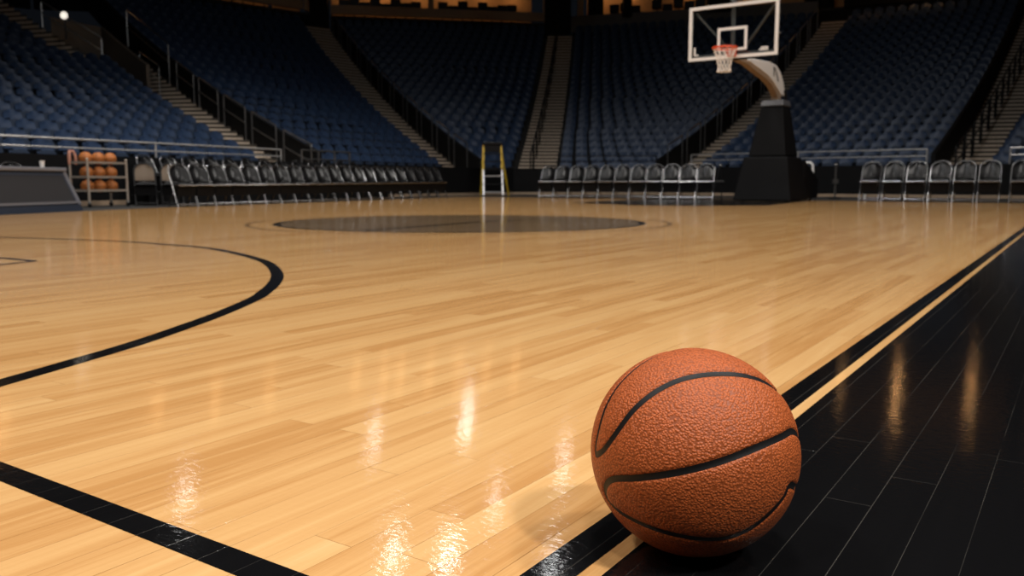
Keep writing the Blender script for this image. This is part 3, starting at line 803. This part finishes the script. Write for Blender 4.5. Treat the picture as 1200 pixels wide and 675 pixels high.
# ------------------------------------------------------------------ basketball hoop
HC = Vector((4.40, 17.4, 0))
hp = thing('basketball_hoop', 'portable basketball hoop with glass backboard and black padded base', 'hoop', HC, 0)
def H3(s, w, z): return U*s+V*w+Vector((0, 0, z))   # s away from the court, w to the right
def hbox(mb, s0, s1, w0, w1, z0, z1):
    return mb.hexa([H3(s0, w0, z0), H3(s0, w1, z0), H3(s1, w1, z0), H3(s1, w0, z0)], [H3(s0, w0, z1), H3(s0, w1, z1), H3(s1, w1, z1), H3(s1, w0, z1)])
BZ0, BZ1, BW = 2.90, 3.97, .915
bb = hbox(MB(), 0, .014, -BW+.05, BW-.05, BZ0+.05, BZ1-.05).build('backboard', GLASS, hp, label='clear glass backboard')
mb = MB(); t_ = .062
hbox(mb, -.012, .03, -BW, BW, BZ1-t_, BZ1); hbox(mb, -.012, .03, -BW, BW, BZ0, BZ0+t_)
hbox(mb, -.012, .03, -BW, -BW+t_, BZ0+t_, BZ1-t_); hbox(mb, -.012, .03, BW-t_, BW, BZ0+t_, BZ1-t_)
mb.build('border', WHITEPAINT, bb, label='white backboard border')
mb = MB()
hbox(mb, -.006, -.001, -.305, .305, 3.455, 3.51); hbox(mb, -.006, -.001, -.305, .305, 3.05, 3.10)
hbox(mb, -.006, -.001, -.305, -.25, 3.10, 3.455); hbox(mb, -.006, -.001, .25, .305, 3.10, 3.455)
mb.build('target_square', WHITEPAINT, bb, label='white target square')
mb = MB(); y_ = -.003
hbox(mb, y_, -.0005, -.80, -.765, 3.03, 3.17); hbox(mb, y_, -.0005, -.80, -.70, 3.0, 3.028)
hbox(mb, y_, -.0005, .55, .73, 3.01, 3.035); hbox(mb, y_, -.0005, .58, .73, 3.045, 3.075)
mb.build('corner_decal', WHITEPAINT, bb, label='small white corner mark')
mb = MB(); hbox(mb, -.008, .035, -BW, BW, BZ0-.035, BZ0-.002); hbox(mb, .031, .06, -BW-.005, -BW+.03, BZ0-.03, BZ0+.35); hbox(mb, .031, .06, BW-.03, BW+.012, BZ0-.03, BZ0+.35)
mb.build('edge_padding', PADBLACK, bb)
mb = MB()
for s in (-1, 1):
    mb.bar(H3(.08, s*.80, 3.86), H3(.30, s*.10, 3.05), .04, .04)
    mb.tube([H3(.04, s*BW, 3.30), H3(.02, s*(BW+.035), 3.32)], .02, 6)
mb.bar(H3(.12, -.80, 3.0), H3(.12, .80, 3.0), .05, .05); mb.bar(H3(.12, -.03, 3.0), H3(.12, -.03, 4.3), .07, .07)
mb.tube([H3(.2, -.20, 4.35), H3(.2, -.1, 4.05), H3(.2, .1, 4.05), H3(.2, .2, 4.35)], .02, 6)
mb.build('brace', mat('brace_grey', (.10, .10, .10), .5, metal=.4), hp)
# rim and net
RR = .2285; RC = H3(-.40, 0, 3.05)
MB().tube([RC+Vector((RR*math.cos(2*PI*i/40), RR*math.sin(2*PI*i/40), 0)) for i in range(40)], .020, 8, True).build('rim', ORANGE, hp)
mb = MB(); hbox(mb, -.17, -.014, -.09, .09, 3.02, 3.06); hbox(mb, -.03, -.007, -.10, .10, 2.93, 3.08); mb.build('rim_bracket', ORANGE, hp)
mb = MB(); prof = [(RR, 0), (.200, -.08), (.165, -.18), (.135, -.28), (.120, -.36), (.125, -.41), (.138, -.45)]
nn = 12
for sgn in (1, -1):
    for j in range(nn):
        pts = []
        for i, (r, z) in enumerate(prof):
            a = 2*PI*(j+sgn*i*.5)/nn; pts.append(RC+Vector((r*math.cos(a), r*math.sin(a), z)))
        mb.tube(pts, .006, 5)
mb.tube([RC+Vector((.138*math.cos(2*PI*i/24), .138*math.sin(2*PI*i/24), -.45)) for i in range(24)], .008, 5, True)
mb.build('net', NETM, hp, label='white cord net')
# arm: white padded side profile, tapering to the tower
arm = [(.75, 2.93), (.85, 3.0), (2.2, 3.08), (2.7, 3.05), (3.02, 2.93), (3.25, 2.74), (3.40, 2.48), (3.32, 2.42), (3.1, 2.43), (2.85, 2.53), (2.5, 2.66), (2.1, 2.76), (1.5, 2.84)]
MB().prism([H3(s, -.09, z) for s, z in arm], V*.18).build('arm', WHITEPAINT, hp, bevel=.02)
arm2 = [(.14, 2.89), (.14, 3.0), (.8, 2.96), (1.5, 2.85), (2.1, 2.77), (2.5, 2.67), (2.85, 2.54), (3.1, 2.44), (3.15, 2.2), (2.92, 2.2), (2.88, 2.38), (2.7, 2.5), (2.4, 2.62), (2.0, 2.70), (1.4, 2.78), (.8, 2.87)]
MB().prism([H3(s, -.075, z) for s, z in arm2], V*.15).build('arm_beam', mat('beam_tan', (.34, .25, .18), .5), hp)
mb = MB(); o_ = .0905
mb.prism([H3(2.45, o_, 3.0), H3(2.53, o_, 3.0), H3(2.53, o_, 2.80), H3(2.47, o_, 2.80)], V*.004).prism([H3(2.55, o_, 2.99), H3(2.62, o_, 2.97), H3(2.86, o_, 2.72), H3(2.80, o_, 2.70)], V*.004)
mb.build('arm_mark', PADBLACK, hp)
def quadw(s0, s1, w, z): return [H3(s0, -w, z), H3(s0, w, z), H3(s1, w, z), H3(s1, -w, z)]
MB().hexa(quadw(2.46, 3.45, .43, 1.02), quadw(2.72, 3.32, .25, 2.16)).build('tower_pad', PADBLACK, hp, bevel=.03)
MB().hexa(quadw(2.69, 3.34, .265, 2.16), quadw(2.75, 3.28, .24, 2.30)).build('tower_cap', mat('cap_grey', (.07, .072, .08), .45), hp, bevel=.02)
MB().hexa(quadw(2.15, 3.6, .66, .02), quadw(2.36, 3.5, .50, 1.01)).build('base_pad', PADBLACK, hp, bevel=.03)
MB().prism([H3(3.45, -.60, .05), H3(4.65, -.60, .05), H3(4.70, -.60, .50), H3(4.4, -.60, .62), H3(3.45, -.60, .96)], V*1.2).build('counterweight_box', PADBLACK, hp, bevel=.03)
mb = MB()
for s in (2.4, 4.4):
    for w in (-.5, .5): mb.tube([H3(s, w-.03, .035), H3(s, w+.03, .035)], .034, 10)
mb.build('wheel', BLACKMETAL, hp)
MB().tube([H3(3.3, .12, 2.2), H3(3.36, .12, 2.45), H3(3.3, .10, 2.55)], .035, 8).build('lift_strut', BLACKMETAL, hp)

# ------------------------------------------------------------------ small items near the hoop
p = fl(943, 232.0); t = thing('trolley', 'white bent tube trolley handle behind the black hoop base', 'trolley', (p.x, p.y, 0), heading(-U))
MB().tube([(-.32, 0, .90), (-.22, 0, .98), (.12, 0, .98), (.18, 0, .92), (.2, 0, .55), (.2, 0, .12)], .035, 8).tube([(-.32, 0, .9), (-.15, 0, .82), (.02, 0, .72), (.1, 0, .62)], .03, 8).build('handle', WHITEPAINT, t)
MB().box((0, .1, .10), (.55, .5, .05)).build('deck', BLACKMETAL, t, bevel=.01)
mb = MB()
for x in (-.22, .22):
    for y in (-.08, .28): mb.tube([(x-.02, y, .045), (x+.02, y, .045)], .045, 10)
mb.build('wheel', BLACKMETAL, t)
p = fl(978, 233.0); t = thing('floor_stand', 'slim grey post on a dark round foot right of the hoop base', 'stand', (p.x, p.y, 0))
MB().lathe([(.16, 0), (.16, .03), (.05, .06)], (0, 0, 0), 18).build('foot', BLACKMETAL, t)
MB().tube([(0, 0, .05), (0, 0, .86)], .025, 8).build('pole', RAILMETAL, t)
MB().sphere((0, 0, .89), .05, 12, 8).box((0, 0, .46), (.12, .10, .12)).build('head', RAILMETAL, t)
p = fl(841, 232.5); t = thing('folding_stool', 'narrow folded stool at the hoop end of the central row', 'stool', (p.x, p.y, 0), .2)
MB().tube([(-.18, 0, 0), (.03, .02, .82), (.07, .02, .88)], .016, 7).tube([(.14, .05, 0), (.08, .03, .88)], .016, 7).build('leg', BLACKMETAL, t)
MB().tube([(-.22, 0, .46), (.18, .02, .46)], .022, 7).build('crossbar', RAILMETAL, t)
MB().sphere((.075, .02, .88), .055, 12, 8).build('grip', RAILMETAL, t)
p = fl(1013, 233.2); c = MB().lathe([(.032, 0), (.042, .11), (.044, .12), (.036, .12)], (0, 0, 0), 14).build('paper_cup', WHITEPAINT); c.location = (p.x, p.y, -.004 if False else 0); tag(c, 'small white cup on the floor before the right row', 'cup')
# dark seats of the suites behind the tan fascia
def stool_mesh():
    t = thing('suite_chair', 'x', 'chair')
    MB().box((0, 0, .62), (.46, .42, .08)).build('seat', BLACKMETAL, t, bevel=.03)
    MB().box((0, .2, .86), (.46, .07, .46)).build('backrest', BLACKMETAL, t, bevel=.03)
    MB().tube([(0, 0, 0), (0, 0, .6)], .03, 8).lathe([(.2, 0), (.2, .02), (.04, .05)], (0, 0, 0), 14).build('pedestal', BLACKMETAL, t)
    return t
st0 = stool_mesh(); g = 0
for (i, name, xs) in ((2, 'left', [.50, .555, .61, .665, .72, .775, .83]), (4, 'central', [.06+.047*a for a in range(8)]+[.515+.047*a for a in range(8)]), (6, 'right', [.18+.045*a for a in range(12) if a not in (3, 10, 11)])):
    p, q = TOPL[i], TOPL[i+1]; n = Vector((-(q.y-p.y), q.x-p.x, 0)).normalized()
    for j, x in enumerate(xs):
        loc = at(lerp(p, q, x)+n*.85, 9.9); sz = 1+.16*math.sin(j*2.7); lab = 'dark chair silhouette behind the %s suite parapet, %s from its left end' % (name, ordw(j+1))
        if g == 0: st0.location = loc; st0.scale = (1.28, 1, .92); st0.rotation_euler = (0, 0, heading(n)); st0['label'] = lab; st0['group'] = 'dark chairs in the suites'; g = 1
        else: dup(st0, loc, heading(n), lab, 'dark chairs in the suites').scale = (1.28, 1, sz*.92)

# ------------------------------------------------------------------ lamps and added fill lights
def light(name, kind, loc, energy, col=(1, 1, 1), size=.5, target=None, spread=None, parent=None, blend=.4, angle=None):
    l = bpy.data.lights.new(name, kind); l.energy = energy; l.color = col
    if kind == 'AREA':
        l.shape = 'DISK'; l.size = size
        if spread: l.spread = spread
    elif kind == 'SPOT':
        l.shadow_soft_size = size; l.spot_size = angle; l.spot_blend = blend
    else: l.shadow_soft_size = size
    o = bpy.data.objects.new(name, l); COL.objects.link(o); o.location = loc
    if target is not None:
        o.rotation_euler = (Vector(target)-Vector(loc)).to_track_quat('-Z', 'Y').to_euler()
    if parent: o.parent = parent
    return o
def hung_light(loc, target, energy, size, label, spread=math.radians(110), col=(1, .955, .90), group='court floodlights'):
    t = thing('overhead_light', label, 'lamp', loc, 0, group)
    d = (Vector(target)-Vector(loc)).normalized(); q_ = (-d).to_track_quat('Z', 'Y').to_matrix()
    R = size/2
    mb = MB(); mb.lathe([(R*1.12, -.02), (R*1.15, .1), (R*.8, .42), (R*.3, .55)], (0, 0, 0), 16)
    mb.v = [tuple(q_ @ Vector(v)) for v in mb.v]; mb.build('housing', BLACKMETAL, t)
    mb = MB(); mb.tube([(0, 0, .4), (0, 0, 15-loc[2])], .03, 6); mb.build('hanger', BLACKMETAL, t)
    light('bulb', 'AREA', d*.06, energy, col, size, d*2, spread, t)
KEY = .34
gi = 0
for zi, z in enumerate((-7, 1, 9, 17)):
    for xi, x in enumerate((-8, 0, 8)):
        e = 830*KEY
        if x == 8 and z == -7: e *= 3.8
        if x == 8 and z == 1: e *= 1.5
        hung_light((x, z, 13.2), (x*.5, z+2, 0), e, 1.3, 'round court floodlight hung from the ceiling, %s from the left in the %s rank' % (ordw(xi+1), ordw(zi+1)), math.radians(120))
hl = [(217, 580, 30), (547, 492, 45), (438, 515, 40), (660, 545, 34), (580, 590, 30), (460, 650, 27), (525, 657, 26.5), (645, 668, 26)]
for i, (x, y, Z) in enumerate(hl):
    pr = fl(x, y); d = (pr-CAM); d.z = -d.z
    L = pr+d*((Z-pr.y)/d.y)
    hung_light((L.x, L.y, L.z), (1, 8, 0), 7*KEY*(Z/30)**2*(.55, .6, .35, .5, .55, 1.7, 2.6, 1.3)[i], .42, 'small far court spotlight hung beyond the hoop, %s of the far cluster' % ordw(i+1), math.radians(90), (1, .99, .97), 'far court spotlights')
for j, (p, q) in enumerate((((-3, 14, 12.5), (-11, 27, 2)), ((0, 16, 12.5), (2, 36, 2)), ((3, 14, 12.5), (16, 30, 2)), ((-5, 8, 12.5), (-13, 20, 2)))):  # unseen fill lights, added to brighten the seating rows
    hung_light(p, q, (60, 42, 84, 38)[j], 1.0, 'added fill light tilted towards the stands, %s of the fill lights' % ordw(j+1), math.radians(100), (.92, .96, 1), 'added fill lights')
# warm suite lamps
wl = []
for (i, ts) in ((0, (.6, .9)), (2, (.3, .6, .9)), (4, (.08, .22, .30, .45, .60, .75, .9)), (6, (.08, .2, .45, .7))):
    p, q = TOPL[i], TOPL[i+1]; n = Vector((-(q.y-p.y), q.x-p.x, 0)).normalized()
    for t in ts: wl.append(lerp(p, q, t)+n*3.4)
for j, p in enumerate(wl):
    t = thing('suite_lamp', 'warm pendant lamp at the back of the suites, %s from the left' % ordw(j+1), 'lamp', (p.x, p.y, 12.2), 0, 'warm suite lamps')
    MB().lathe([(.05, .28), (.10, .24), (.22, .02), (.21, 0)], (0, 0, 0), 16).build('shade', BLACKMETAL, t)
    MB().sphere((0, 0, .02), .09, 12, 8).build('globe', WARMLENS, t); MB().tube([(0, 0, .28), (0, 0, 2.8)], .015, 6).build('cord', BLACKMETAL, t)
    light('glow', 'POINT', (0, 0, -.2), 9, (1, .52, .2), .15, None, None, t)
for j, (x, y) in enumerate(((1050, 470), (1137, 468), (985, 455))):
    pr = fl(x, y); d = (pr-CAM); d.z = -d.z; L = pr+d*((44-pr.y)/d.y)
    t = thing('stand_lamp', 'warm hanging lamp over the right hand stands, %s from the left' % ordw(j+1), 'lamp', L, 0, 'warm lamps over the right stands')
    MB().lathe([(.06, .55), (.2, .5), (.42, .05), (.40, 0)], (0, 0, 0), 18).build('shade', BLACKMETAL, t)
    MB().tube([(0, 0, .5), (0, 0, 15-L.z)], .02, 6).build('cord', BLACKMETAL, t)
    light('glow', 'POINT', (0, 0, -.35), 24 if j < 2 else 5, (1, .5, .18), .10, None, None, t)
# small bright light on the passage wall
p = atY(75, 18, 34.0); t = thing('wall_light', 'small bright round light at the upper left stairs', 'lamp', p)
MB().sphere((0, 0, 0), .15, 16, 10, (1, .6, 1)).build('globe', LENS, t); MB().tube([(0, .05, -.9), (0, .05, -.1)], .03, 6).build('post', BLACKMETAL, t)
light('glow', 'POINT', (0, -.4, 0), 1.5, (1, .9, .75), .1, None, None, t)

# ------------------------------------------------------------------ world, camera, view
w = bpy.data.worlds.new('world'); S.world = w; w.use_nodes = True
w.node_tree.nodes['Background'].inputs[0].default_value = (.5, .6, .8, 1); w.node_tree.nodes['Background'].inputs[1].default_value = .006
cam = bpy.data.cameras.new('camera'); co = bpy.data.objects.new('camera', cam); COL.objects.link(co)
co.location = CAM; co.rotation_euler = (PI/2-PITCH, 0, 0)
cam.sensor_width = 36; cam.lens = 36*F/1200; cam.clip_start = .05; cam.clip_end = 300
cam.dof.use_dof = True; cam.dof.focus_distance = (BC-CAM).dot(Vector((0, CP, -SP)))-.09; cam.dof.aperture_fstop = 10
S.camera = co
S.view_settings.view_transform = 'Standard'; S.view_settings.look = 'None'; S.view_settings.gamma = 1; S.view_settings.exposure = 0.0
S.view_settings.use_curve_mapping = False
S.cycles.use_denoising = True; S.cycles.max_bounces = 6; S.cycles.sample_clamp_indirect = 4; S.cycles.caustics_reflective = False; S.cycles.caustics_refractive = False
